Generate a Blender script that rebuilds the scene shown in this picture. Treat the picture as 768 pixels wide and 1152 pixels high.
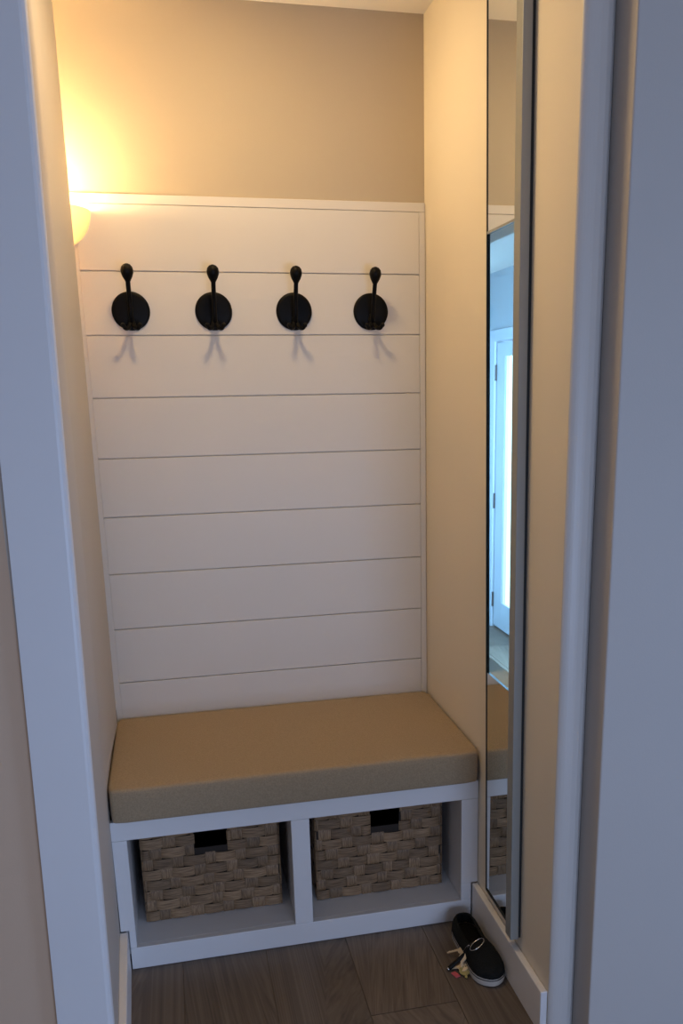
import bpy, bmesh, math, random
from mathutils import Vector, Matrix
random.seed(7)
PI = math.pi
for o in list(bpy.data.objects): bpy.data.objects.remove(o)
SC = bpy.context.scene
COL = SC.collection

# ---------------------------------------------------------------- camera
IMG_W, IMG_H = 768.0, 1152.0
FPX, YAW, PITCH, ROLL, PX, PY = 1017.855, 0.228836, 0.259434, -0.0161758, 49.174, 130.597
cam = bpy.data.cameras.new('camera'); camo = bpy.data.objects.new('camera', cam); COL.objects.link(camo)
cy, sy, cp, sp = math.cos(YAW), math.sin(YAW), math.cos(PITCH), math.sin(PITCH)
fw = Vector((sy*cp, cy*cp, -sp)); r0 = Vector((cy, -sy, 0)); u0 = r0.cross(fw)
rr = r0*math.cos(ROLL) + u0*math.sin(ROLL); uu = -r0*math.sin(ROLL) + u0*math.cos(ROLL)
M = Matrix((rr, uu, -fw)).transposed().to_4x4(); M.translation = Vector((0.2807, -2.9684, 1.6167))
camo.matrix_world = M
cam.sensor_fit = 'HORIZONTAL'; cam.sensor_width = 36.0; cam.lens = 36.0*FPX/IMG_W
cam.shift_x = -PX/IMG_W; cam.shift_y = PY/IMG_W; cam.clip_start = 0.02
SC.camera = camo

# ---------------------------------------------------------------- light and exposure
SC.view_settings.view_transform = 'Standard'; SC.view_settings.look = 'None'
SC.view_settings.exposure = 1.03; SC.view_settings.gamma = 1.0
SC.view_settings.use_curve_mapping = False
w = bpy.data.worlds.new('world'); SC.world = w; w.use_nodes = True
w.node_tree.nodes['Background'].inputs[0].default_value = (0.35, 0.55, 1.0, 1)
w.node_tree.nodes['Background'].inputs[1].default_value = 0.3

def area(name, loc, target, sx, sy_, power, col):
    l = bpy.data.lights.new(name, 'AREA'); l.shape = 'RECTANGLE'; l.size = sx; l.size_y = sy_
    l.energy = power; l.color = col
    o = bpy.data.objects.new(name, l); COL.objects.link(o); o.location = loc
    o.rotation_euler = (Vector(target)-Vector(loc)).to_track_quat('-Z', 'Y').to_euler()
    return o
HALL_BLUE = (0.47, 0.63, 1.0)
area('hall_daylight', (1.15, -4.86, 0.68), (1.15, -1.0, 0.15), 1.5, 1.0, 24, HALL_BLUE)       # daylight in the hall's window
area('hall_side_daylight', (3.98, -3.05, 1.0), (0.0, -1.6, 0.9), 1.1, 1.5, 15, (0.36, 0.56, 1.0))     # daylight in the hall's side window
area('reflected_room_fill', (2.50, 1.32, 1.35), (1.80, 2.5, 0.0), 0.95, 1.6, 75, (0.38, 0.66, 1.0))    # blue fill added for the room behind the mirror, through an added window
DOWN_FILL_W = 3.1; LAMP_W = 12.0; LAMP_COL = (1.0, 0.71, 0.36)

# ---------------------------------------------------------------- materials
def new_mat(name):
    m = bpy.data.materials.new(name); m.use_nodes = True
    return m, m.node_tree, m.node_tree.nodes['Principled BSDF']
def paint(name, col, rough=0.55, bump=0.05, scale=220.0, var=0.03, coords='Object'):
    m, nt, b = new_mat(name); N = nt.nodes; L = nt.links
    tc = N.new('ShaderNodeTexCoord'); no = N.new('ShaderNodeTexNoise'); no.inputs['Scale'].default_value = scale
    no.inputs['Detail'].default_value = 3
    L.new(tc.outputs[coords], no.inputs['Vector'])
    n2 = N.new('ShaderNodeTexNoise'); n2.inputs['Scale'].default_value = 3.0; L.new(tc.outputs[coords], n2.inputs['Vector'])
    mx = N.new('ShaderNodeMix'); mx.data_type = 'RGBA'
    mx.inputs['A'].default_value = tuple(c*(1-var) for c in col)+(1,); mx.inputs['B'].default_value = tuple(min(1, c*(1+var)) for c in col)+(1,)
    L.new(n2.outputs['Fac'], mx.inputs['Factor']); L.new(mx.outputs['Result'], b.inputs['Base Color'])
    bp = N.new('ShaderNodeBump'); bp.inputs['Strength'].default_value = bump; bp.inputs['Distance'].default_value = 0.002
    L.new(no.outputs['Fac'], bp.inputs['Height']); L.new(bp.outputs['Normal'], b.inputs['Normal'])
    b.inputs['Roughness'].default_value = rough
    return m
def plain(name, col, rough=0.5, metal=0.0):
    m = paint(name, col, rough, 0.02, 400, 0.04); m.node_tree.nodes['Principled BSDF'].inputs['Metallic'].default_value = metal
    return m
M_cream = paint('cream_wall_paint', (0.80, 0.715, 0.575), 0.6, 0.10)
M_tan = paint('tan_wall_paint', (0.48, 0.40, 0.285), 0.65, 0.10)
M_sidetrim = paint('grey_white_trim_paint', (0.64, 0.61, 0.57), 0.42, 0.03)
M_stone = paint('stone_wall_paint', (0.50, 0.455, 0.41), 0.6, 0.10)
M_leftwall = paint('left_wall_paint', (0.55, 0.50, 0.44), 0.6, 0.10)
M_greige = paint('hall_wall_paint', (0.66, 0.47, 0.32), 0.65, 0.12)
M_white = paint('white_trim_paint', (0.78, 0.76, 0.74), 0.38, 0.03)
M_ship = paint('white_panel_paint', (0.72, 0.675, 0.60), 0.42, 0.04)
M_ceil = paint('ceiling_paint', (0.80, 0.76, 0.70), 0.8, 0.12)
M_black = plain('black_metal', (0.004, 0.004, 0.004), 0.42)
M_black.node_tree.nodes['Principled BSDF'].inputs['Specular IOR Level'].default_value = 0.12
M_alu = plain('grey_aluminium', (0.31, 0.315, 0.29), 0.45, 0.1)
M_hinge = plain('dark_hinge_metal', (0.10, 0.10, 0.10), 0.4, 0.3)
M_rubber = plain('dark_channel', (0.015, 0.018, 0.018), 0.6)
M_steel = plain('polished_steel', (0.65, 0.64, 0.62), 0.22, 1.0)
M_brass = plain('brass', (0.78, 0.62, 0.40), 0.35, 0.25)
M_bronze = plain('olive_metal', (0.20, 0.19, 0.09), 0.4, 0.5)
M_red = plain('red_plastic', (0.55, 0.10, 0.12), 0.35)
M_sole = plain('cream_rubber', (0.52, 0.46, 0.38), 0.6)
M_stripe = plain('black_rubber', (0.02, 0.02, 0.02), 0.5)
M_roomwall = paint('reflected_room_paint', (0.50, 0.56, 0.60), 0.6, 0.08)
M_roomtrim = paint('reflected_room_trim', (0.66, 0.74, 0.82), 0.4, 0.03)
M_plate = plain('switch_plastic', (0.60, 0.57, 0.53), 0.4)

def mirror_mat():
    m, nt, b = new_mat('silvered_mirror')
    b.inputs['Base Color'].default_value = (0.80, 0.84, 0.83, 1); b.inputs['Metallic'].default_value = 1; b.inputs['Roughness'].default_value = 0.012
    return m
M_mirror = mirror_mat()
def glass_mat():
    m, nt, b = new_mat('clear_glass'); N = nt.nodes; L = nt.links
    t = N.new('ShaderNodeBsdfTransparent'); t.inputs[0].default_value = (0.93, 0.97, 0.97, 1)
    g = N.new('ShaderNodeBsdfGlossy'); g.inputs['Roughness'].default_value = 0.02
    mx = N.new('ShaderNodeMixShader'); mx.inputs[0].default_value = 0.05; L.new(t.outputs[0], mx.inputs[1]); L.new(g.outputs[0], mx.inputs[2])
    L.new(mx.outputs[0], N['Material Output'].inputs['Surface'])
    return m
M_glass = glass_mat()
def daylit_glass():
    m, nt, b = new_mat('daylit_glass'); N = nt.nodes; L = nt.links
    tc = N.new('ShaderNodeTexCoord'); no = N.new('ShaderNodeTexNoise'); no.inputs['Scale'].default_value = 1.5
    L.new(tc.outputs['Object'], no.inputs['Vector'])
    cr = N.new('ShaderNodeValToRGB'); cr.color_ramp.elements[0].color = (0.48, 0.88, 0.90, 1); cr.color_ramp.elements[1].color = (0.62, 1.0, 0.95, 1)
    L.new(no.outputs['Fac'], cr.inputs['Fac']); L.new(cr.outputs['Color'], b.inputs['Emission Color'])
    b.inputs['Emission Strength'].default_value = 1.1; b.inputs['Base Color'].default_value = (0.3, 0.4, 0.4, 1)
    return m
M_dayglass = daylit_glass()

def fabric(name, c1, c2, scale=900):
    m, nt, b = new_mat(name); N = nt.nodes; L = nt.links
    tc = N.new('ShaderNodeTexCoord')
    w1 = N.new('ShaderNodeTexWave'); w1.bands_direction = 'X'; w1.inputs['Scale'].default_value = scale/3; w1.inputs['Distortion'].default_value = 1.5
    w2 = N.new('ShaderNodeTexWave'); w2.bands_direction = 'Y'; w2.inputs['Scale'].default_value = scale/3; w2.inputs['Distortion'].default_value = 1.5
    no = N.new('ShaderNodeTexNoise'); no.inputs['Scale'].default_value = 260; no.inputs['Detail'].default_value = 4
    for n in (w1, w2, no): L.new(tc.outputs['Object'], n.inputs['Vector'])
    cr = N.new('ShaderNodeValToRGB'); cr.color_ramp.elements[0].position = 0.3; cr.color_ramp.elements[1].position = 0.7
    cr.color_ramp.elements[0].color = c1+(1,); cr.color_ramp.elements[1].color = c2+(1,)
    L.new(no.outputs['Fac'], cr.inputs['Fac']); L.new(cr.outputs['Color'], b.inputs['Base Color'])
    ad = N.new('ShaderNodeMath'); ad.operation = 'MULTIPLY'; L.new(w1.outputs['Fac'], ad.inputs[0]); L.new(w2.outputs['Fac'], ad.inputs[1])
    bp = N.new('ShaderNodeBump'); bp.inputs['Strength'].default_value = 0.25; bp.inputs['Distance'].default_value = 0.001
    L.new(ad.outputs[0], bp.inputs['Height']); L.new(bp.outputs['Normal'], b.inputs['Normal'])
    b.inputs['Roughness'].default_value = 0.92; b.inputs['Sheen Weight'].default_value = 0.15
    return m
M_cushion = fabric('tan_woven_fabric', (0.31, 0.225, 0.130), (0.41, 0.300, 0.180))
M_inside = fabric('shoe_lining', (0.002, 0.002, 0.002), (0.005, 0.005, 0.005), 600)
M_canvas = fabric('black_canvas', (0.006, 0.0065, 0.006), (0.013, 0.014, 0.013), 600)

for m_ in (M_canvas, M_inside): m_.node_tree.nodes['Principled BSDF'].inputs['Sheen Weight'].default_value = 0; m_.node_tree.nodes['Principled BSDF'].inputs['Specular IOR Level'].default_value = 0.15
def floor_mat():
    m, nt, b = new_mat('brown_plank_flooring'); N = nt.nodes; L = nt.links
    at = N.new('ShaderNodeAttribute'); at.attribute_name = 'tone'
    tc = N.new('ShaderNodeTexCoord'); mp = N.new('ShaderNodeMapping'); mp.inputs['Scale'].default_value = (22, 1.6, 1)
    L.new(tc.outputs['Object'], mp.inputs['Vector'])
    # each plank samples its own piece of grain
    va = N.new('ShaderNodeVectorMath'); va.operation = 'MULTIPLY_ADD'; va.inputs[1].default_value = (37, 53, 11)
    L.new(at.outputs['Color'], va.inputs[0]); L.new(mp.outputs['Vector'], va.inputs[2])
    no = N.new('ShaderNodeTexNoise'); no.inputs['Scale'].default_value = 1.0; no.inputs['Detail'].default_value = 6; no.inputs['Distortion'].default_value = 1.2
    L.new(va.outputs['Vector'], no.inputs['Vector'])
    cr = N.new('ShaderNodeValToRGB'); e = cr.color_ramp.elements
    e[0].position = 0.3; e[0].color = (0.100, 0.074, 0.054, 1); e[1].position = 0.72; e[1].color = (0.200, 0.155, 0.115, 1)
    L.new(no.outputs['Fac'], cr.inputs['Fac'])
    hs = N.new('ShaderNodeHueSaturation'); L.new(cr.outputs['Color'], hs.inputs['Color'])
    mr = N.new('ShaderNodeMapRange'); mr.inputs['To Min'].default_value = 0.80; mr.inputs['To Max'].default_value = 1.15
    sepc = N.new('ShaderNodeSeparateColor'); L.new(at.outputs['Color'], sepc.inputs[0]); L.new(sepc.outputs[0], mr.inputs['Value'])
    L.new(mr.outputs['Result'], hs.inputs['Value']); L.new(hs.outputs['Color'], b.inputs['Base Color'])
    bp = N.new('ShaderNodeBump'); bp.inputs['Strength'].default_value = 0.15; bp.inputs['Distance'].default_value = 0.001
    L.new(no.outputs['Fac'], bp.inputs['Height']); L.new(bp.outputs['Normal'], b.inputs['Normal'])
    b.inputs['Roughness'].default_value = 0.42
    return m
M_floor = floor_mat()
def wicker():
    m, nt, b = new_mat('brown_woven_leaf'); N = nt.nodes; L = nt.links
    at = N.new('ShaderNodeAttribute'); at.attribute_name = 'tone'
    sc = N.new('ShaderNodeSeparateColor'); L.new(at.outputs['Color'], sc.inputs[0])
    tc = N.new('ShaderNodeTexCoord')
    def grain(s):
        mp = N.new('ShaderNodeMapping'); mp.inputs['Scale'].default_value = s; L.new(tc.outputs['Object'], mp.inputs['Vector'])
        n = N.new('ShaderNodeTexNoise'); n.inputs['Scale'].default_value = 1; n.inputs['Detail'].default_value = 5; L.new(mp.outputs['Vector'], n.inputs['Vector']); return n
    h = grain((25, 25, 420)); v = grain((420, 420, 25))
    mx = N.new('ShaderNodeMix'); L.new(sc.outputs[1], mx.inputs[0]); L.new(h.outputs['Fac'], mx.inputs[2]); L.new(v.outputs['Fac'], mx.inputs[3])
    cr = N.new('ShaderNodeValToRGB'); e = cr.color_ramp.elements
    e[0].position = 0.3; e[0].color = (0.145, 0.080, 0.036, 1); e[1].position = 0.72; e[1].color = (0.42, 0.262, 0.135, 1)
    L.new(mx.outputs[0], cr.inputs['Fac'])
    hs = N.new('ShaderNodeHueSaturation'); L.new(cr.outputs['Color'], hs.inputs['Color'])
    mr = N.new('ShaderNodeMapRange'); mr.inputs['To Min'].default_value = 0.68; mr.inputs['To Max'].default_value = 1.2
    L.new(sc.outputs[0], mr.inputs['Value']); L.new(mr.outputs['Result'], hs.inputs['Value']); L.new(hs.outputs['Color'], b.inputs['Base Color'])
    bp = N.new('ShaderNodeBump'); bp.inputs['Strength'].default_value = 0.5; bp.inputs['Distance'].default_value = 0.0015
    L.new(mx.outputs[0], bp.inputs['Height']); L.new(bp.outputs['Normal'], b.inputs['Normal'])
    b.inputs['Roughness'].default_value = 0.6
    return m
M_wicker = wicker()
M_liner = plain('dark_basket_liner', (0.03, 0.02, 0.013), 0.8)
def shade_mat():
    m, nt, b = new_mat('frosted_lamp_glass'); N = nt.nodes; L = nt.links
    tr = N.new('ShaderNodeBsdfTranslucent'); tr.inputs[0].default_value = (0.50, 0.40, 0.27, 1)
    df = N.new('ShaderNodeBsdfDiffuse'); df.inputs[0].default_value = (0.85, 0.80, 0.70, 1)
    gl = N.new('ShaderNodeBsdfGlossy'); gl.inputs['Roughness'].default_value = 0.2
    em = N.new('ShaderNodeEmission'); em.inputs[0].default_value = (1.0, 0.66, 0.27, 1); em.inputs[1].default_value = 0.16
    m1 = N.new('ShaderNodeMixShader'); m1.inputs[0].default_value = 0.45; L.new(tr.outputs[0], m1.inputs[1]); L.new(df.outputs[0], m1.inputs[2])
    m2 = N.new('ShaderNodeMixShader'); m2.inputs[0].default_value = 0.04; L.new(m1.outputs[0], m2.inputs[1]); L.new(gl.outputs[0], m2.inputs[2])
    a = N.new('ShaderNodeAddShader'); L.new(m2.outputs[0], a.inputs[0]); L.new(em.outputs[0], a.inputs[1])
    L.new(a.outputs[0], N['Material Output'].inputs['Surface'])
    return m
M_shade = shade_mat()
def bulb_mat():
    m, nt, b = new_mat('lit_bulb'); b.inputs['Emission Color'].default_value = (1, 0.7, 0.35, 1); b.inputs['Emission Strength'].default_value = 8
    return m
M_bulb = bulb_mat()

# ---------------------------------------------------------------- helpers
def obj(name, bm, mats, parent=None, smooth=False, bevel=0, seg=2, angle=40):
    me = bpy.data.meshes.new(name)
    bmesh.ops.remove_doubles(bm, verts=bm.verts, dist=1e-6) if False else None
    bm.normal_update(); bm.to_mesh(me); bm.free()
    if not isinstance(mats, (list, tuple)): mats = [mats]
    for m in mats: me.materials.append(m)
    o = bpy.data.objects.new(name, me); COL.objects.link(o)
    if smooth:
        for p in me.polygons: p.use_smooth = True
    if bevel:
        b = o.modifiers.new('bevel', 'BEVEL'); b.width = bevel; b.segments = seg; b.limit_method = 'ANGLE'; b.angle_limit = math.radians(angle)
        b.harden_normals = False
    if parent is not None: o.parent = parent
    return o
def tag(o, label=None, cat=None, group=None, kind=None):
    if label: o['label'] = label
    if cat: o['category'] = cat
    if group: o['group'] = group
    if kind: o['kind'] = kind
    return o
def empty(name, loc=(0, 0, 0)):
    o = bpy.data.objects.new(name, None); COL.objects.link(o); o.location = loc; o.empty_display_size = 0.05
    return o
def box(bm, x0, x1, y0, y1, z0, z1):
    v = [bm.verts.new(c) for c in ((x0,y0,z0),(x1,y0,z0),(x1,y1,z0),(x0,y1,z0),(x0,y0,z1),(x1,y0,z1),(x1,y1,z1),(x0,y1,z1))]
    return [bm.faces.new([v[i] for i in f]) for f in ((0,3,2,1),(4,5,6,7),(0,1,5,4),(1,2,6,5),(2,3,7,6),(3,0,4,7))]
def bx(*a):
    bm = bmesh.new()
    for q in (a if isinstance(a[0], tuple) else [a]): box(bm, *q)
    return bm
def loft(bm, levels, cap=True):          # levels: list of equally long rings of 3-D points
    R = [[bm.verts.new(p) for p in ring] for ring in levels]; n = len(R[0])
    for a, b in zip(R[:-1], R[1:]):
        for i in range(n): bm.faces.new((a[i], a[(i+1) % n], b[(i+1) % n], b[i]))
    if cap: bm.faces.new(R[0][::-1]); bm.faces.new(R[-1])
    bmesh.ops.recalc_face_normals(bm, faces=bm.faces)
    return bm
def prism(levels):                        # levels: [(z, [(x,y),...]), ...]
    return loft(bmesh.new(), [[(x, y, z) for x, y in poly] for z, poly in levels])
def tube(bm, pts, rad, n=12, caps=True):
    pts = [Vector(p) for p in pts]; rings = []; up = None
    for i, p in enumerate(pts):
        t = ((pts[min(i+1, len(pts)-1)])-(pts[max(i-1, 0)])).normalized()
        if up is None: up = Vector((0, 0, 1)) if abs(t.z) < 0.9 else Vector((1, 0, 0))
        a = t.cross(up).normalized(); b = a.cross(t).normalized(); up = b
        r = rad[i] if isinstance(rad, (list, tuple)) else rad
        rings.append([p + (a*math.cos(2*PI*k/n) + b*math.sin(2*PI*k/n))*r for k in range(n)])
    return loft(bm, rings, caps)
def bez(ctrl, n=16):                      # Catmull-Rom through ctrl
    P = [Vector(c) for c in ctrl]; P = [2*P[0]-P[1]] + P + [2*P[-1]-P[-2]]; out = []
    for i in range(1, len(P)-2):
        for k in range(n):
            t = k/n; a, b, c, d = P[i-1:i+3]
            out.append(0.5*((2*b)+(c-a)*t+(2*a-5*b+4*c-d)*t*t+(3*b-3*c+d-a)*t**3))
    out.append(P[-2]); return out
def lathe(bm, prof, n=40, M_=Matrix(), a0=0, a1=2*PI, closed=True):   # profile (r, h) around local Z
    k = n if closed else n+1; R = []
    for r, h in prof:
        R.append([bm.verts.new(M_ @ Vector((max(r, 1e-5)*math.cos(a0+(a1-a0)*i/n), max(r, 1e-5)*math.sin(a0+(a1-a0)*i/n), h))) for i in range(k)])
    for a, b in zip(R[:-1], R[1:]):
        for i in range(k if closed else k-1): bm.faces.new((a[i], a[(i+1) % k], b[(i+1) % k], b[i]))
    bmesh.ops.recalc_face_normals(bm, faces=bm.faces)
    return R
def struct(name, bm, mats, bevel=0, parent=None, smooth=False, seg=2):
    o = obj(name, bm, mats, parent, smooth, bevel, seg)
    if parent is None: o['kind'] = 'structure'
    return o
def sub_all(o, lv=2):
    s = o.modifiers.new('subsurf', 'SUBSURF'); s.levels = lv; s.render_levels = lv; return o

# ---------------------------------------------------------------- structure
CZ = 2.694; W = 1.12
def make_floor():
    bm = bmesh.new(); tone = bm.loops.layers.float_color.new('tone'); wd = 0.2413; x0 = 0.2135 - wd*7
    rnd = random.Random(3)
    for i in range(24):
        xa = x0+i*wd; xb = xa+wd
        js = [-5.0]; y = -5.0 + rnd.uniform(0.3, 1.2)
        if abs(xa-(0.2135+2*wd)) < 0.01: js = [-5.0, -3.7, -2.3, -0.944]; y = 0.35
        else:
            ok = rnd.uniform(-1.9, -1.5)          # no joint where the photograph shows none
            js += [-4.2+rnd.uniform(-.3, .3), -2.9+rnd.uniform(-.3, .3), ok]; y = rnd.uniform(-0.3, 0.1)
        while y < 3.1: js.append(y); y += 1.25
        js.append(3.1)
        for a, b in zip(js[:-1], js[1:]):
            c = rnd.random()
            g = 0.0011
            f = box(bm, xa+g, xb-g, a+g, b-g, -0.02, 0.0)
            for q in f:
                for l in q.loops: l[tone] = (c, rnd.random(), 0.5, 1)
    f = box(bm, x0-.01, x0+24*wd+.01, -5.01, 3.11, -0.04, -0.0025)
    for q in f:
        for l in q.loops: l[tone] = (0, 0, 0, 1)
    return bm
struct('floor', make_floor(), M_floor)
struct('ceiling', bx(-1.5, 4.1, -5.0, 3.1, CZ, CZ+0.08), M_ceil)
struct('ceiling_reflected_room', bx(W+0.05, 2.395, -1.10, 3.0, 2.32, 2.38), M_ceil)
struct('wall_back', bx(-0.40, W+0.05, 0.0, 0.10, 0, CZ), M_tan)

# left wall of the niche: slightly out of plumb; a shallow recess at its far top holds the sconce
def lw(z, yend):
    b = 0.043+0.0085*z; j = 0.062+0.0166*z
    return (z, [(b, yend), (b+0.002, -0.60), (j, -1.10), (-0.04, -1.10), (-0.04, yend)])
def lw2(z):
    j = 0.062+0.0166*z; return (z, [(0.057+0.0068*z, -0.15), (0.045+0.0085*z, -0.60), (j, -1.10), (-0.04, -1.10), (-0.04, -0.15)])
bm = prism([lw(0, 0.0), lw(0.60, 0.0)])
bm2 = prism([lw2(0.60), lw2(CZ)]); me_ = bpy.data.meshes.new('t'); bm2.to_mesh(me_); bm.from_mesh(me_)
struct('wall_left', bm, M_leftwall)
struct('wall_recess', bx((-0.40, -0.04, -0.60, -0.15, 0, CZ), (-0.40, -0.04, -0.15, 0.0, 0, 0.60), (-0.46, -0.40, -0.60, 0.10, 0, CZ)), M_cream)
struct('wall_front_left', bx(-1.5, -0.04, -1.10, -1.0, 0, CZ), M_greige)

# mirror edges (it hangs a touch out of true), used by the wall opening too
XG = 1.112
def yl(z): return -0.596 - 0.0345*(2.5-z)
def yr(z): return -0.848 - 0.021*(2.45-z)
PZ0, PZ1 = 0.835, 1.990
def wr_back(z): return (z, [(W, 0), (W+0.05, 0), (W+0.05, -0.42), (W, yl(z)-0.001)])
def wr_front(z): return (z, [(W, yr(z)), (W+0.05, yr(z)), (W+0.05, -1.125), (W, -1.125)])
full = [(W, 0), (W+0.05, 0), (W+0.05, -1.125), (W, -1.125)]
bm = prism([(0, full), (PZ0, full)])
for lv in ([wr_back(PZ0), wr_back(PZ1)], [wr_front(PZ0), wr_front(PZ1)], [(PZ1, full), (CZ, full)]):
    b2 = prism(lv); me_ = bpy.data.meshes.new('t'); b2.to_mesh(me_); b2.free(); bm.from_mesh(me_)
struct('wall_right', bm, M_cream)
# front end of the right wall: rounded casing, a return and the wall face nearer to the camera
arc = [(W+0.034-0.034*math.cos(t), -1.125-0.016*math.sin(t)) for t in [i*PI/2/8 for i in range(9)]]
rt = arc+[(1.168, -1.139), (1.180, -1.132), (1.191, -1.120), (1.191, -1.112), (W+0.03, -1.112), (W+0.03, -1.1245)]
struct('trim_right', prism([(0, rt), (CZ, rt)]), M_sidetrim, smooth=False)
struct('wall_front_right', bx(1.192, 4.1, -1.210, -1.06, 0, CZ), M_stone, bevel=0.004, seg=3)

# left casing, leaning a little like the jamb behind it
def casing(z):
    o_ = -0.058+0.020*z; i_ = 0.0495+0.0178*z
    return (z, [(o_, -1.10), (o_, -1.118), (i_, -1.118), (i_+0.005, -1.1165), (i_+0.010, -1.111), (i_+0.0125, -1.103), (i_+0.0125, -1.10)])
struct('trim_left', prism([casing(0), casing(CZ)]), M_white)

# baseboards
def bb(name, pts, h=0.126, mat=M_white):
    bm = bmesh.new()
    return struct(name, prism([(0.0, pts), (h, pts)]), mat, bevel=0.0025)
bb('baseboard_right', [(W-0.0195, -0.579), (W-0.001, -0.579), (W-0.001, -1.124), (W-0.0195, -1.124)])
bb('baseboard_left', [(0.0455, -0.579), (0.068, -0.579), (0.083, -1.098), (0.0645, -1.098)])
bb('baseboard_hall', [(-1.5, -1.118), (-0.065, -1.118), (-0.065, -1.101), (-1.5, -1.101)])

# rest of the hall behind the camera, with its window
struct('wall_hall_left', bx(-1.58, -1.5, -5.0, -1.0, 0, CZ), M_greige)
struct('wall_hall_right', bx((4.02, 4.10, -5.0, -3.65, 0, CZ), (4.02, 4.10, -2.45, -1.06, 0, CZ), (4.02, 4.10, -3.65, -2.45, 0, 0.2), (4.02, 4.10, -3.65, -2.45, 1.8, CZ)), M_greige)
struct('wall_hall_rear', bx((-1.5, 0.35, -5.0, -4.9, 0, CZ), (1.95, 4.02, -5.0, -4.9, 0, CZ), (0.35, 1.95, -5.0, -4.9, 1.20, CZ), (0.35, 1.95, -5.0, -4.9, 0, 0.15)), M_greige)
win = struct('window_1', bx((0.30, 0.35, -4.92, -4.86, 0.10, 1.25), (1.95, 2.0, -4.92, -4.86, 0.10, 1.25), (0.35, 1.95, -4.92, -4.86, 1.20, 1.25), (0.35, 1.95, -4.92, -4.86, 0.10, 0.15), (1.13, 1.17, -4.94, -4.90, 0.15, 1.20)), M_white)

# ---------------------------------------------------------------- room built behind the clear middle of the mirror, in place of its reflection
RX = 2.395
struct('wall_reflected_room_far', bx(W-0.05, RX+0.10, 3.0, 3.08, 0, 2.40), M_roomwall)
struct('wall_reflected_room_near', bx(W+0.05, RX+0.1, -1.06, -1.0, 0, 2.40), M_roomwall)
struct('wall_reflected_room_left', bx(W-0.02, W+0.05, 0.10, 3.0, 0, 2.40), M_roomwall)
struct('wall_reflected_room_right', bx((RX, RX+0.1, 2.80, 3.0, 0, 2.40), (RX, RX+0.1, 1.80, 1.95, 0, 2.40), (RX, RX+0.1, 1.95, 2.80, 1.90, 2.40),
       (RX, RX+0.1, -1.0, 0.85, 0, 2.40), (RX, RX+0.1, 0.85, 1.80, 0, 0.5), (RX, RX+0.1, 0.85, 1.80, 2.15, 2.40)), M_roomwall)
struct('window_fill', bx((RX-.01, RX+.06, 0.83, 0.87, 0.48, 2.17), (RX-.01, RX+.06, 1.78, 1.82, 0.48, 2.17), (RX-.01, RX+.06, 0.83, 1.82, 0.48, 0.52), (RX-.01, RX+.06, 0.83, 1.82, 2.13, 2.17)), M_roomtrim)  # unseen window added to frame the fill light
struct('trim_door', bx((RX-0.016, RX-0.001, 2.805, 2.90, 0, 1.965), (RX-0.016, RX-0.001, 1.855, 1.945, 0, 1.965), (RX-0.016, RX-0.001, 1.945, 2.805, 1.895, 1.965)), M_roomtrim, bevel=0.003)
struct('trim_far', bx((RX-0.075, RX-0.005, 2.982, 2.999, 0, 1.80)), M_roomtrim, bevel=0.002)
door = empty('door_1', (RX, 2.80, 0)); door['kind'] = 'structure'
def dpart(name, bm, mat, **k):
    bm.transform(Matrix.Translation((-RX, -2.80, 0))); return obj(name, bm, mat, door, **k)
dpart('door_leaf', bx((RX, RX+.04, 2.655, 2.795, .015, 1.885), (RX, RX+.04, 1.955, 2.095, .015, 1.885), (RX, RX+.04, 2.095, 2.655, 1.80, 1.885), (RX, RX+.04, 2.095, 2.655, .015, 0.20)), M_roomtrim, bevel=0.002)
dpart('door_glass', bx(RX+0.018, RX+0.024, 2.09, 2.66, 0.19, 1.81), M_dayglass)
dpart('glazing_bead', bx((RX-.004, RX+.02, 2.615, 2.628, .205, 1.80), (RX-.004, RX+.02, 2.12, 2.133, .205, 1.80)), M_roomtrim)
for hz in (0.195, 0.873, 1.70):
    dpart('hinge', bx((RX-0.012, RX+0.002, 2.792, 2.810, hz-0.05, hz+0.05)), M_hinge, bevel=0.003)

# ---------------------------------------------------------------- shiplap panelling on the back wall
def shiplap():
    bm = bmesh.new(); Z1, P_ = 1.9624, 0.1816; xl_, xr_ = 0.0695, W-0.0211; t = 0.011; g = 0.0029
    zs = [2.146] + [Z1-i*P_ for i in range(8)] + [0.470]
    for a, b in zip(zs[:-1], zs[1:]):
        top = a - (g*0.2 if a == 2.146 else g*0.5)
        box(bm, xl_, xr_, -t, 0, b+g*0.5, top)
    box(bm, xl_-0.001, xr_+0.001, -0.003, 0.0, 0.47, 2.17)             # shadow gap bottom
    zb = [0.0455, xl_]
    box(bm, zb[0], zb[1], -t, 0, 0.60, 2.1729)                    # left edge board
    box(bm, 0.0515, zb[1], -t, 0, 0.47, 0.60)
    box(bm, xr_+0.0006, W-0.0015, -t-0.0006, 0, 0.47, 2.146)            # right edge board
    box(bm, zb[1], W-0.0015, -t-0.0006, 0, 2.1464, 2.1729)              # top edge board
    return bm
sh = struct('trim_shiplap', shiplap(), M_ship, bevel=0.0012, seg=1)

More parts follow.
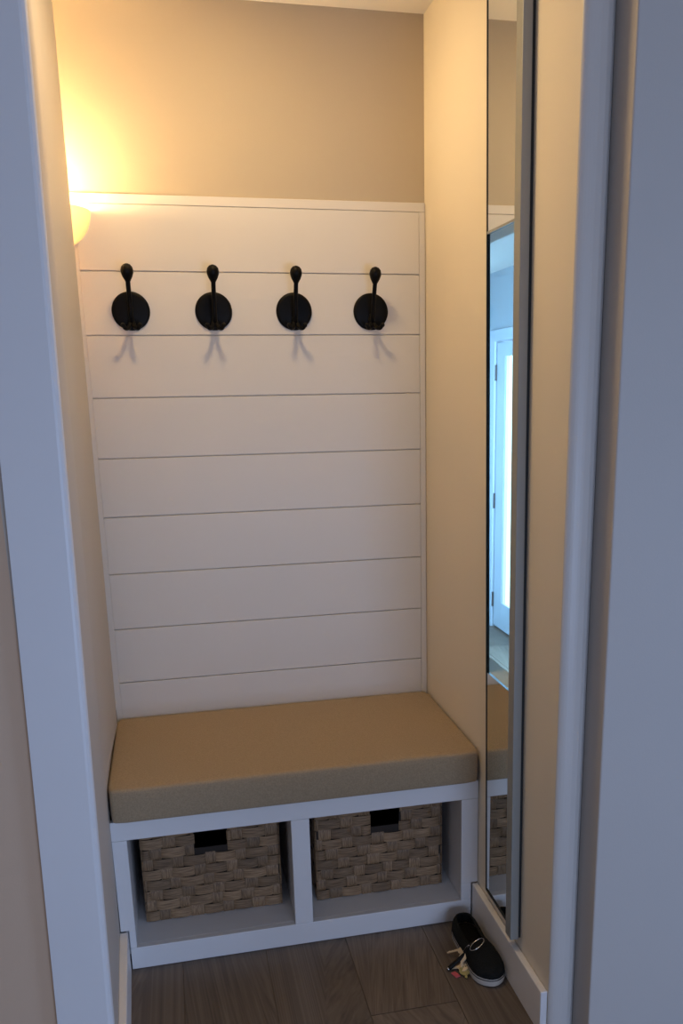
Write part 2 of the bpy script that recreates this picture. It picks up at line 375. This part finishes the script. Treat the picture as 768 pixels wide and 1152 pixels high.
# ---------------------------------------------------------------- bench
YB = -0.5774; XA, XB, XC, XD = 0.0893, 0.548, 0.6015, 1.066; ZO, ZS, ZF = 0.410, 0.0694, 0.4681
XL, XR = 0.0485, W-0.001
bench = empty('storage_bench', ((XL+XR)/2, YB/2, 0))
tag(bench, 'white built-in storage bench with two open cubbies under the shiplap wall', 'bench')
def bpart(name, bm, mat=M_white, bevel=0.0016, **k):
    bm.transform(Matrix.Translation(-Vector(bench.location))); return obj(name, bm, mat, bench, bevel=bevel, **k)
bpart('top_rail', bx(XL, XR, YB, YB+0.02, ZO, ZF))
bpart('bottom_rail', bx(XL+.0225, XR-.0205, YB, YB+0.02, 0.001, ZS))
bpart('stile', prism([(0.127, [(XL, YB), (XA, YB), (XA, YB+.02), (XL, YB+.02)]), (ZO-.0006, [(XL, YB), (XA, YB), (XA, YB+.02), (XL, YB+.02)])]))
bpart('stile', bx(XB, XC, YB, YB+0.02, ZS+.0004, ZO-.0006))
bpart('stile', bx(XD, XR, YB, YB+0.02, 0.127, ZO-.0006))
bpart('stile_foot', bx(XL+.0225, XA, YB, YB+0.02, ZS+.0003, 0.127)); bpart('stile_foot', bx(XD, XR-.0205, YB, YB+0.02, ZS+.0003, 0.127))
bpart('seat_board', bx(XL+.012, XR, YB+0.02, -0.013, ZF-0.03, ZF-0.0005))
bpart('cubby_floor', bx(XL+.012, XR, YB+0.02, -0.002, ZS-0.03, ZS), bevel=0.0008)
bpart('side_panel', bx(XL+.012, XA-0.002, YB+0.02, -0.002, ZS, ZF-0.03))
bpart('side_panel', bx(XD+0.002, XR, YB+0.02, -0.002, ZS, ZF-0.03))
bpart('divider', bx(XB+0.003, XC-0.003, YB+0.02, -0.002, ZS, ZF-0.03))
bpart('back_panel', bx(XL+.012, XR, -0.014, -0.002, ZS, ZF-0.03))

# cushion
def cushion():
    bm = bmesh.new(); x0, x1, y0, y1, z0, z1 = 0.0525, 1.1165, -0.596, -0.0135, 0.4695, 0.570
    nx, ny, nz = 26, 14, 5; vs = {}
    def P_(i, j, k):
        if (i, j, k) in vs: return vs[(i, j, k)]
        u, v, w_ = i/nx, j/ny, k/nz
        x = x0+(x1-x0)*u; y = y0+(y1-y0)*v; z = z0+(z1-z0)*w_
        crown = (1-(2*u-1)**6)*(1-(2*v-1)**6)
        if k == nz: z += 0.004*crown
        sd = math.sin(w_*PI)*0.003
        if j == 0: y -= sd
        # rounded plan corners
        for cx, sgx in ((x0, 1), (x1, -1)):
            for cy_, sgy in ((y0, 1), (y1, -1)):
                r = 0.020; dx = (x-(cx+sgx*r))*sgx; dy = (y-(cy_+sgy*r))*sgy
                if dx < 0 and dy < 0:
                    d = math.hypot(dx, dy)
                    m_ = max(-dx, -dy)
                    if d > 0: x = cx+sgx*r+sgx*dx*m_/d; y = cy_+sgy*r+sgy*dy*m_/d
        vs[(i, j, k)] = bm.verts.new((x, y, z)); return vs[(i, j, k)]
    # denser rows close to the edges
    for i in range(nx):
        for j in range(ny):
            for k in (0, nz): bm.faces.new([P_(i, j, k), P_(i+1, j, k), P_(i+1, j+1, k), P_(i, j+1, k)])
    for k in range(nz):
        for i in range(nx):
            for j in (0, ny): bm.faces.new([P_(i, j, k), P_(i+1, j, k), P_(i+1, j, k+1), P_(i, j, k+1)])
        for j in range(ny):
            for i in (0, nx): bm.faces.new([P_(i, j, k), P_(i, j+1, k), P_(i, j+1, k+1), P_(i, j, k+1)])
    bmesh.ops.recalc_face_normals(bm, faces=bm.faces)
    return bm
cu = obj('bench_cushion', cushion(), M_cushion, smooth=True, bevel=0.009, seg=4, angle=50)
tag(cu, 'thick tan fabric seat cushion lying on the white bench', 'cushion')

# ---------------------------------------------------------------- baskets
def pad(bm, tone, T, u0, u1, v0, v1, amp, bend, col, n=6):
    """one exposed piece of a woven band; T maps (u, v, out) to space; it dives under its neighbours at the two ends"""
    g = {}
    for i in range(n+1):
        for j in range(4):
            s = i/n; q = j/3
            prof = math.sin(PI*min(max(s, 0.0), 1.0))**0.45
            edge = 1-0.12*(2*q-1)**4
            o = amp*prof*edge
            if bend == 'h': u, v = u0+(u1-u0)*s, v0+(v1-v0)*q - 0.0012*math.cos(PI*s)*(0)
            else: u, v = u0+(u1-u0)*q, v0+(v1-v0)*s
            g[i, j] = bm.verts.new(T(u, v, o))
    for i in range(n):
        for j in range(3):
            f = bm.faces.new((g[i, j], g[i+1, j], g[i+1, j+1], g[i, j+1])); f.smooth = True
            for l in f.loops: l[tone] = col
def basket_mesh(w_, d_, h_, hole, rnd):
    bm = bmesh.new(); tone = bm.loops.layers.float_color.new('tone')
    rows = 9; rh = h_/rows
    def side(width, T, hole=None):
        for r in range(rows):
            v0 = r*rh; v1 = v0+rh
            x = -0.10*[0.15, 0.62, 0.35, 0.88][r % 4] - rnd.uniform(0, 0.015); kind = 0
            while x < width:
                L_ = (0.060 if kind == 0 else 0.036)*rnd.uniform(0.88, 1.15)
                a, b = max(x, 0), min(x+L_, width)
                if b-a > 0.006:
                    segs = [(a, b)]
                    if hole and v1 > hole[2]+0.006 and v0 < hole[3]:
                        segs = [(p, q) for p, q in ((a, min(b, hole[0])), (max(a, hole[1]), b)) if q-p > 0.004]
                    for p, q in segs:
                        c = rnd.random()
                        if kind == 0:
                            pad(bm, tone, T, p-0.002, q+0.002, v0+0.0012, v1-0.0012, 0.0062, 'h', (c, 0, 0, 1))
                        else:
                            pad(bm, tone, T, p+0.001, q-0.001, v0-0.003, v1+0.003, 0.0040, 'v', (c*0.8, 1, 0, 1))
                x += L_; kind = 1-kind
    side(w_, lambda u, v, o: (-w_/2+u, -d_/2-o, v), hole)
    side(w_, lambda u, v, o: (w_/2-u, d_/2+o, v))
    side(d_, lambda u, v, o: (w_/2+o, -d_/2+u, v))
    side(d_, lambda u, v, o: (-w_/2-o, d_/2-u, v))
    for sx, sy_ in ((-1, -1), (1, -1), (1, 1), (-1, 1)):          # bands turning the corners
        for r in range(rows):
            c = rnd.random(); g = []
            for k in range(5):
                a = math.atan2(sy_, sx) - PI/4 + k*PI/8
                g.append([bm.verts.new((sx*w_/2+0.0045*math.cos(a)-sx*0.0, sy_*d_/2+0.0045*math.sin(a), r*rh+q)) for q in (0.0015, rh-0.0015)])
            for p, q in zip(g[:-1], g[1:]):
                f = bm.faces.new((p[0], q[0], q[1], p[1])); f.smooth = True
                for l in f.loops: l[tone] = (c, 0, 0, 1)
    return bm
def liner_mesh(w_, d_, h_, hole):
    bm = bmesh.new(); e = 0.0012; t = 0.004
    x0, x1, y0, y1 = -w_/2+e, w_/2-e, -d_/2+e, d_/2-e
    a, b, c, d = -w_/2+hole[0], -w_/2+hole[1], hole[2], hole[3]
    box(bm, x0, a, y0, y0+t, 0, h_); box(bm, b, x1, y0, y0+t, 0, h_); box(bm, a, b, y0, y0+t, 0, c); box(bm, a, b, y0, y0+t, d, h_)
    box(bm, x0, x1, y1-t, y1, 0, h_); box(bm, x0, x0+t, y0+t, y1-t, 0, h_); box(bm, x1-t, x1, y0+t, y1-t, 0, h_); box(bm, x0+t, x1-t, y0+t, y1-t, 0, t)
    return bm
def rim_mesh(w_, d_, h_):
    bm = bmesh.new(); pts = []
    r = 0.012
    for cx, cy_, a0 in ((w_/2-r, -d_/2+r, -PI/2), (w_/2-r, d_/2-r, 0), (-w_/2+r, d_/2-r, PI/2), (-w_/2+r, -d_/2+r, PI)):
        for k in range(5): pts.append((cx+r*math.cos(a0+k*PI/8), cy_+r*math.sin(a0+k*PI/8)))
    lv = []
    for off, z in ((0.006, -0.012), (0.008, -0.004), (0.006, 0.003), (0.0, 0.005), (-0.005, 0.002), (-0.006, -0.012)):
        lv.append([(x*(1+off/(w_/2)), y*(1+off/(d_/2)), h_+z) for x, y in pts])
    lv.append(lv[0]); loft(bm, lv, False); return bm
def basket(xc, w_, y0, hole, label, seed, rot=0.0):
    d_, h_ = 0.33, 0.305; rnd = random.Random(seed)
    t = empty('storage_basket', (xc, y0+d_/2, ZS+0.0015)); t.rotation_euler.z = rot
    tag(t, label, 'basket', 'woven baskets in the bench cubbies')
    b = basket_mesh(w_, d_, h_, hole, rnd); obj('woven_body', b, M_wicker, t)
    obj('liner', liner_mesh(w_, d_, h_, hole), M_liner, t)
    rb = rim_mesh(w_, d_, h_); tn = rb.loops.layers.float_color.new('tone')
    for f in rb.faces:
        f.smooth = True
        for l in f.loops: l[tn] = (0.5, 0, 0, 1)
    obj('rim', rb, M_wicker, t)
    return t
basket(0.3195, 0.402, -0.450, (0.152, 0.250, 0.222, 0.292), 'brown woven basket with a square handle hole in the left cubby of the bench', 4)
basket(0.8345, 0.398, -0.462, (0.170, 0.264, 0.226, 0.292), 'brown woven basket with a square handle hole in the right cubby of the bench', 9)

# ---------------------------------------------------------------- coat hooks
def make_hook():
    t = empty('coat_hook', (0, 0, 0))
    Rx = Matrix.Rotation(PI/2, 4, 'X')                      # lathe axis to -Y
    bm = bmesh.new(); lathe(bm, [(0, 0.0), (0.0545, 0.0), (0.0558, 0.0015), (0.0555, 0.004), (0.052, 0.0062), (0.045, 0.0072), (0, 0.0078)], 56, Rx)
    obj('back_plate', bm, M_black, t, smooth=True)
    bm = bmesh.new()
    pts = bez([(0, -0.004, -0.020), (0, -0.020, -0.030), (0, -0.034, -0.012), (0, -0.046, 0.025), (0, -0.062, 0.060), (0, -0.072, 0.082)], 8)
    n = len(pts); tube(bm, pts, [0.0092-0.0024*min(1, i/(n*0.55)) for i in range(n)], 14)
    obj('upper_arm', bm, M_black, t, smooth=True)
    bm = bmesh.new(); ax = Vector((0, -0.28, 1)).normalized()
    q = Vector((0, 0, 1)).rotation_difference(ax).to_matrix().to_4x4(); q.translation = Vector((0, -0.068, 0.074))
    lathe(bm, [(0.0060, 0), (0.0090, 0.006), (0.0140, 0.015), (0.0176, 0.026), (0.0182, 0.033), (0.0160, 0.042), (0.0105, 0.0485), (0.004, 0.0512), (0, 0.052)], 28, q)
    obj('knob', bm, M_black, t, smooth=True)
    for s in (-1, 1):
        bm = bmesh.new()
        pts = bez([(0, -0.006, -0.010), (s*0.003, -0.018, -0.030), (s*0.009, -0.034, -0.048), (s*0.018, -0.050, -0.052), (s*0.024, -0.058, -0.044)], 8)
        n = len(pts); tube(bm, pts, [0.007-0.0012*i/n for i in range(n)], 12)
        bmesh.ops.create_uvsphere(bm, u_segments=14, v_segments=10, radius=0.0070, matrix=Matrix.Translation((s*0.0243, -0.0585, -0.0435)))
        obj('prong', bm, M_black, t, smooth=True)
    return t
def copy_tree(o, parent=None):
    c = o.copy(); COL.objects.link(c)
    if parent: c.parent = parent
    for ch in list(o.children): copy_tree(ch, c)
    return c
HL = ['matte black round-plate coat hook nearest the glowing lamp, leftmost of the four',
      'matte black round-plate coat hook, second from the lamp',
      'matte black round-plate coat hook, third from the lamp',
      'matte black round-plate coat hook nearest the mirror, rightmost of the four']
hook0 = make_hook()
hooks = [hook0]+[copy_tree(hook0) for _ in range(3)]
for hk, x, lab in zip(hooks, (0.2045, 0.4485, 0.6945, 0.9385), HL):
    hk.location = (x, -0.0112, 1.8505); tag(hk, lab, 'coat hook', 'black coat hooks on the shiplap')

# ---------------------------------------------------------------- sconce
LX, LZ, LR = -0.020, 2.123, 0.134
sc = empty('wall_sconce', (LX, 0, LZ)); tag(sc, 'glowing frosted glass half-bowl wall lamp at the top left of the shiplap', 'lamp')
bm = bmesh.new(); prof = []
for i in range(15):
    a = i/14; prof.append((LR*math.sin(a*PI/2)**0.72 if a else 0.0, -0.105+0.105*(1-math.cos(a*PI/2))**1.0))
lathe(bm, prof, 40, Matrix.Translation((0, -0.0135, 0)), PI, 2*PI, False)
sh_ = obj('shade', bm, M_shade, sc, smooth=True)
so = sh_.modifiers.new('solid', 'SOLIDIFY'); so.thickness = 0.004; so.offset = -1
obj('wall_plate', bx(-0.05, 0.05, -0.020, -0.012, -0.085, -0.005), M_white, sc, bevel=0.003)
bm = bmesh.new(); q = Matrix.Translation((0, -0.062, -0.045))
lathe(bm, [(0, -0.03), (0.012, -0.028), (0.013, -0.005), (0.022, 0.012), (0.026, 0.028), (0.018, 0.046), (0, 0.052)], 20, q)
obj('bulb', bm, M_bulb, sc, smooth=True)
l = bpy.data.lights.new('bulb_light', 'POINT'); l.energy = LAMP_W; l.color = LAMP_COL; l.shadow_soft_size = 0.03
lo = bpy.data.objects.new('bulb_light', l); COL.objects.link(lo); lo.parent = sc; lo.location = (-0.055, -0.100, -0.012)

# ---------------------------------------------------------------- downlight added above the frame as warm fill for bench and floor
dl = empty('fill_downlight', (0.50, -0.62, CZ)); tag(dl, 'added downlight above the bench, warm fill out of view', 'fill light')
bm = bmesh.new(); lathe(bm, [(0.100, -0.001), (0.102, -0.006), (0.122, -0.005), (0.124, 0.0), (0.100, 0.0), (0.100, -0.001)], 36); obj('trim_ring', bm, M_white, dl, smooth=True)
bm = bmesh.new(); lathe(bm, [(0.0, -0.0012), (0.100, -0.0012)], 36); obj('lens', bm, M_bulb, dl)
l = bpy.data.lights.new('downlight', 'AREA'); l.shape = 'DISK'; l.size = 0.20; l.energy = DOWN_FILL_W; l.color = LAMP_COL
lo = bpy.data.objects.new('downlight', l); COL.objects.link(lo); lo.parent = dl; lo.location = (0, 0, -0.008)

# ---------------------------------------------------------------- mirror
MZ0, MZ1 = 0.160, 2.62
mr = empty('wall_mirror', (W, -0.76, MZ0)); tag(mr, 'tall narrow mirror with a grey metal edge hung on the right wall beside the bench', 'mirror')
def mpart(name, bm, mat, **k):
    bm.transform(Matrix.Translation(-Vector(mr.location))); return obj(name, bm, mat, mr, **k)
def slab(x0, x1, fa, fb, z0, z1):
    return prism([(z, [(x0, fa(z)), (x1, fa(z)), (x1, fb(z)), (x0, fb(z))]) for z in (z0, z1)])
LE = lambda z: yl(z)
LG = lambda z: yl(z)-0.0022
mpart('mirror_glass', slab(XG, W-0.001, LG, yr, PZ1+0.006, MZ1), M_mirror)
mpart('mirror_glass', slab(XG, W-0.001, LG, yr, MZ0+0.004, PZ0), M_mirror)
mpart('clear_glass', slab(XG+0.002, XG+0.004, LG, yr, PZ0, PZ1), M_glass)['label'] = 'clear middle of the mirror, a room built behind it stands in for the reflection'
mpart('crossbar', slab(XG-0.001, W-0.001, LG, yr, PZ1, PZ1+0.006), M_alu)
mpart('edge_strip', slab(XG-0.002, W-0.0005, LE, LG, MZ0, MZ1), M_rubber)
mpart('bottom_rail', slab(XG-0.003, W-0.0005, LG, yr, MZ0, MZ0+0.004), M_rubber)
YF = lambda z: yr(z)-0.040
XF = 1.090
mpart('frame_stile', slab(XF, W-0.007, yr, YF, MZ0-0.004, MZ1), M_alu, bevel=0.002)
mpart('rear_channel', slab(W-0.0068, W-0.0005, yr, lambda z: YF(z)+0.002, MZ0, MZ1), M_rubber)

# ---------------------------------------------------------------- outlet cover at the far right edge
oc = empty('outlet_cover', (0, 0, 0))
oc.location = (1.459, -1.210, 0.592); tag(oc, 'pale outlet cover on the white wall at the far right edge', 'outlet')
obj('face_plate', bx(-0.036, 0.036, -0.0035, 0.0, -0.058, 0.058), M_plate, oc, bevel=0.002)
for s in (-1, 1):
    obj('socket', bx(-0.017, 0.017, -0.0055, -0.003, s*0.024-0.014, s*0.024+0.014), M_plate, oc, bevel=0.003)

# ---------------------------------------------------------------- shoe
def interp(tab, s):
    for (a, va), (b, vb) in zip(tab[:-1], tab[1:]):
        if s <= b:
            t = (s-a)/(b-a) if b > a else 0; t = t*t*(3-2*t) if False else t
            return va+(vb-va)*t
    return tab[-1][1]
SW = [(0, 0.0), (0.008, 0.014), (0.025, 0.0245), (0.06, 0.034), (0.12, 0.0395), (0.22, 0.0415), (0.35, 0.0405), (0.5, 0.0420), (0.62, 0.0445), (0.74, 0.0470), (0.84, 0.0455), (0.91, 0.0395), (0.955, 0.0290), (0.985, 0.0165), (0.996, 0.008), (1, 0.0)]
SL = 0.286
def ccx(s): return 0.004*math.sin(PI*s)*(-1) + 0.004*(s-0.5)
def ring(off, z, n=30):
    L_, R_ = [], []
    for i in range(n+1):
        s = 0.5-0.5*math.cos(PI*i/n); wd = max(interp(SW, s)+off*(1 if 0 < s < 1 else 0), 0.0)
        y = -SL*s; y += off*(1-2*s)*(abs(1-2*s)**3)
        L_.append((ccx(s)-wd, y, z)); R_.append((ccx(s)+wd, y, z))
    return L_ + R_[-2:0:-1]
shoe = empty('slip_on_shoe', (1.0515, -0.630, 0.0008)); shoe.rotation_euler.z = math.radians(0.3)
tag(shoe, 'single black canvas slip-on shoe with pale rubber sole on the plank floor against the baseboard', 'shoe')
bm = loft(bmesh.new(), [ring(-0.004, 0), ring(0.0, 0.003), ring(0.0012, 0.014), ring(0.0005, 0.026), ring(-0.004, 0.0275)])
obj('sole', bm, M_sole, shoe, smooth=True, bevel=0.0005)
bm = loft(bmesh.new(), [ring(0.0018, 0.0195), ring(0.0022, 0.0208), ring(0.0018, 0.0221), ring(-0.002, 0.0221), ring(-0.002, 0.0195)], False)
obj('sole_stripe', bm, M_stripe, shoe, smooth=True)
HH = [(0, 0.038), (0.05, 0.040), (0.15, 0.036), (0.30, 0.030), (0.42, 0.030), (0.56, 0.040), (0.62, 0.044), (0.68, 0.041), (0.75, 0.038), (0.85, 0.031), (0.93, 0.025), (0.98, 0.016), (1, 0.004)]
bm = bmesh.new(); ns, na = 46, 16; G = {}
for i in range(ns+1):
    s = 0.5-0.5*math.cos(PI*i/ns); s = 0.004+0.992*s
    wd = 0.0 if i in (0, ns) else max(interp(SW, s)-0.002, 0.001); H = interp(HH, s)
    for j in range(na+1):
        a = PI*j/na; c = math.cos(a); q = math.sin(a)
        x = ccx(s)+wd*(abs(c)**0.72)*(1 if c > 0 else -1)*(1.0 if s > 0.44 else 1.0)
        G[i, j] = bm.verts.new((x, -SL*s, 0.026+H*(q**0.75 if q > 0 else 0)))
for i in range(ns):
    s = 0.5-0.5*math.cos(PI*(i+0.5)/ns)
    for j in range(na):
        if s < 0.57 and 5 <= j <= 10: continue
        bm.faces.new((G[i, j], G[i+1, j], G[i+1, j+1], G[i, j+1]))
bmesh.ops.recalc_face_normals(bm, faces=bm.faces)
for v in [v for v in bm.verts if not v.link_faces]: bm.verts.remove(v)
up = obj('canvas_upper', bm, M_canvas, shoe, smooth=True); m_ = up.modifiers.new('solid', 'SOLIDIFY'); m_.thickness = 0.003; m_.offset = -1
bm = loft(bmesh.new(), [ring(-0.005, 0.0270), ring(-0.006, 0.0300)])
obj('insole', bm, M_inside, shoe, smooth=True)
pts = []
for s in [0.57-0.57*i/14 for i in range(15)]+[0.57*i/14 for i in range(1, 15)]: pts.append(s)
bm = bmesh.new(); P_l = []
for k, s in enumerate(pts):
    side_ = -1 if k <= 14 else 1; s_ = max(s, 0.006)
    a = PI*5/na; wd = interp(SW, s_)-0.002; H = interp(HH, s_)
    P_l.append((ccx(s_)+side_*wd*(math.cos(a)**0.72), -SL*s_, 0.026+H*math.sin(a)**0.75))
tube(bm, P_l, 0.0026, 8); obj('collar_binding', bm, M_canvas, shoe, smooth=True)

# ---------------------------------------------------------------- keys
keys = empty('key_bunch', (1.0, -0.78, 0)); tag(keys, 'bunch of keys with a black fob and a wire ring beside the black shoe', 'keys')
def kp(name, bm, mat, **k):
    bm.transform(Matrix.Translation(-Vector(keys.location))); return obj(name, bm, mat, keys, **k)
def key(a, b, mat, wbow=0.012, tilt=0.0, th=0.0024):
    """flat key whose bow sits at a and blade tip at b"""
    a, b = Vector(a), Vector(b); d = b-a; L_ = d.length; X = d.normalized(); Y = Vector((0, 0, 1)).cross(X).normalized(); Z = X.cross(Y)
    Y, Z = (Y*math.cos(tilt)+Z*math.sin(tilt)), (Z*math.cos(tilt)-Y*math.sin(tilt))
    T = Matrix((X, Y, Z)).transposed().to_4x4(); T.translation = a
    bm = bmesh.new(); n = 20; out = []
    for i in range(n):
        t = PI*0.14+(2*PI-PI*0.28)*i/(n-1); out.append((wbow*math.cos(t)*1.0, wbow*1.08*math.sin(t)))
    teeth = [(0.55, -0.0042), (0.60, -0.0022), (0.68, -0.0042), (0.76, -0.0020), (0.84, -0.0040), (0.93, -0.0018)]
    bl = [(L_*q, y) for q, y in teeth]+[(L_, 0.0), (L_*0.95, 0.0036), (wbow*1.15, 0.0036)]
    poly = [(x, y) for x, y in out][::-1]
    # outer outline counter-clockwise: bow, then blade
    outline = out + [(wbow*1.15, -0.0042)] + bl
    hole = [(-wbow*0.45+0.0032*math.cos(t), 0.0032*math.sin(t)) for t in [2*PI*i/12 for i in range(12)]]
    vo = [bm.verts.new((x, y, 0)) for x, y in outline]; vh = [bm.verts.new((x, y, 0)) for x, y in hole]
    eo = [bm.edges.new((vo[i], vo[(i+1) % len(vo)])) for i in range(len(vo))]; eh = [bm.edges.new((vh[i], vh[(i+1) % 12])) for i in range(12)]
    bmesh.ops.triangle_fill(bm, use_beauty=True, use_dissolve=False, edges=eo+eh)
    r = bmesh.ops.extrude_face_region(bm, geom=list(bm.faces))
    bmesh.ops.translate(bm, verts=[v for v in r['geom'] if isinstance(v, bmesh.types.BMVert)], vec=(0, 0, th))
    bmesh.ops.recalc_face_normals(bm, faces=bm.faces); bm.transform(T)
    return kp('key', bm, mat)
key((1.010, -0.772, 0.034), (0.972, -0.738, 0.006), M_brass, 0.0165, -0.25)['label'] = 'brass key fanned out furthest from the shoe toe'
key((0.994, -0.824, 0.014), (0.958, -0.806, 0.003), M_brass, 0.0155, -0.25)['label'] = 'brass key lying under the fob'
key((0.998, -0.806, 0.032), (0.986, -0.828, 0.010), M_brass, 0.0125, 0.5)['label'] = 'brass key tipped on its side'
key((0.993, -0.838, 0.010), (0.990, -0.862, 0.002), M_bronze, 0.015, 0.1)['label'] = 'dull olive key nearest the shoe'
bm = bmesh.new(); tube(bm, [(0.953, -0.812, 0.0075), (0.958, -0.810, 0.009), (1.006, -0.801, 0.038), (1.013, -0.800, 0.043)], [0.0055, 0.0064, 0.0064, 0.0055], 14); kp('fob', bm, M_black, smooth=True)['label'] = 'black cylinder fob'
bm = bmesh.new(); tube(bm, [(0.9495, -0.814, 0.0058), (0.954, -0.8115, 0.008)], 0.0045, 12); kp('fob_cap', bm, M_steel, smooth=True)
bm = bmesh.new(); tube(bm, [(1.012, -0.800, 0.0425), (1.020, -0.799, 0.049)], 0.0042, 12); kp('fob_cap', bm, M_steel, smooth=True)
bm = bmesh.new(); N_ = 40; c = Vector((1.034, -0.822, 0.0790)); pts = []
for i in range(N_+1):
    t = 2*PI*i/N_; pts.append(c+Vector((0.0220*math.cos(t)+0.003*math.sin(t), 0.0180*math.sin(t)+0.005*math.cos(t), 0.009*math.cos(t)-0.001*math.sin(t))))
tube(bm, pts, 0.0012, 8, False)
kp('key_ring', bm, M_steel, smooth=True)
bm = bmesh.new(); tube(bm, bez([(1.0125, -0.815, 0.075), (1.010, -0.812, 0.066), (1.014, -0.802, 0.056), (1.019, -0.799, 0.048)], 6), 0.0012, 8)
tube(bm, bez([(1.0125, -0.812, 0.074), (1.007, -0.802, 0.060), (1.004, -0.793, 0.044), (1.004, -0.778, 0.036)], 6), 0.0010, 8)
kp('link', bm, M_steel, smooth=True)
bm = bx(-0.0075, 0.0075, -0.013, 0.013, 0.0, 0.004); bm.transform(Matrix.Translation((0.966, -0.838, 0.0012)) @ Matrix.Rotation(0.35, 4, 'Z'))
kp('tag', bm, M_red, bevel=0.0018)['label'] = 'small red plastic tag'
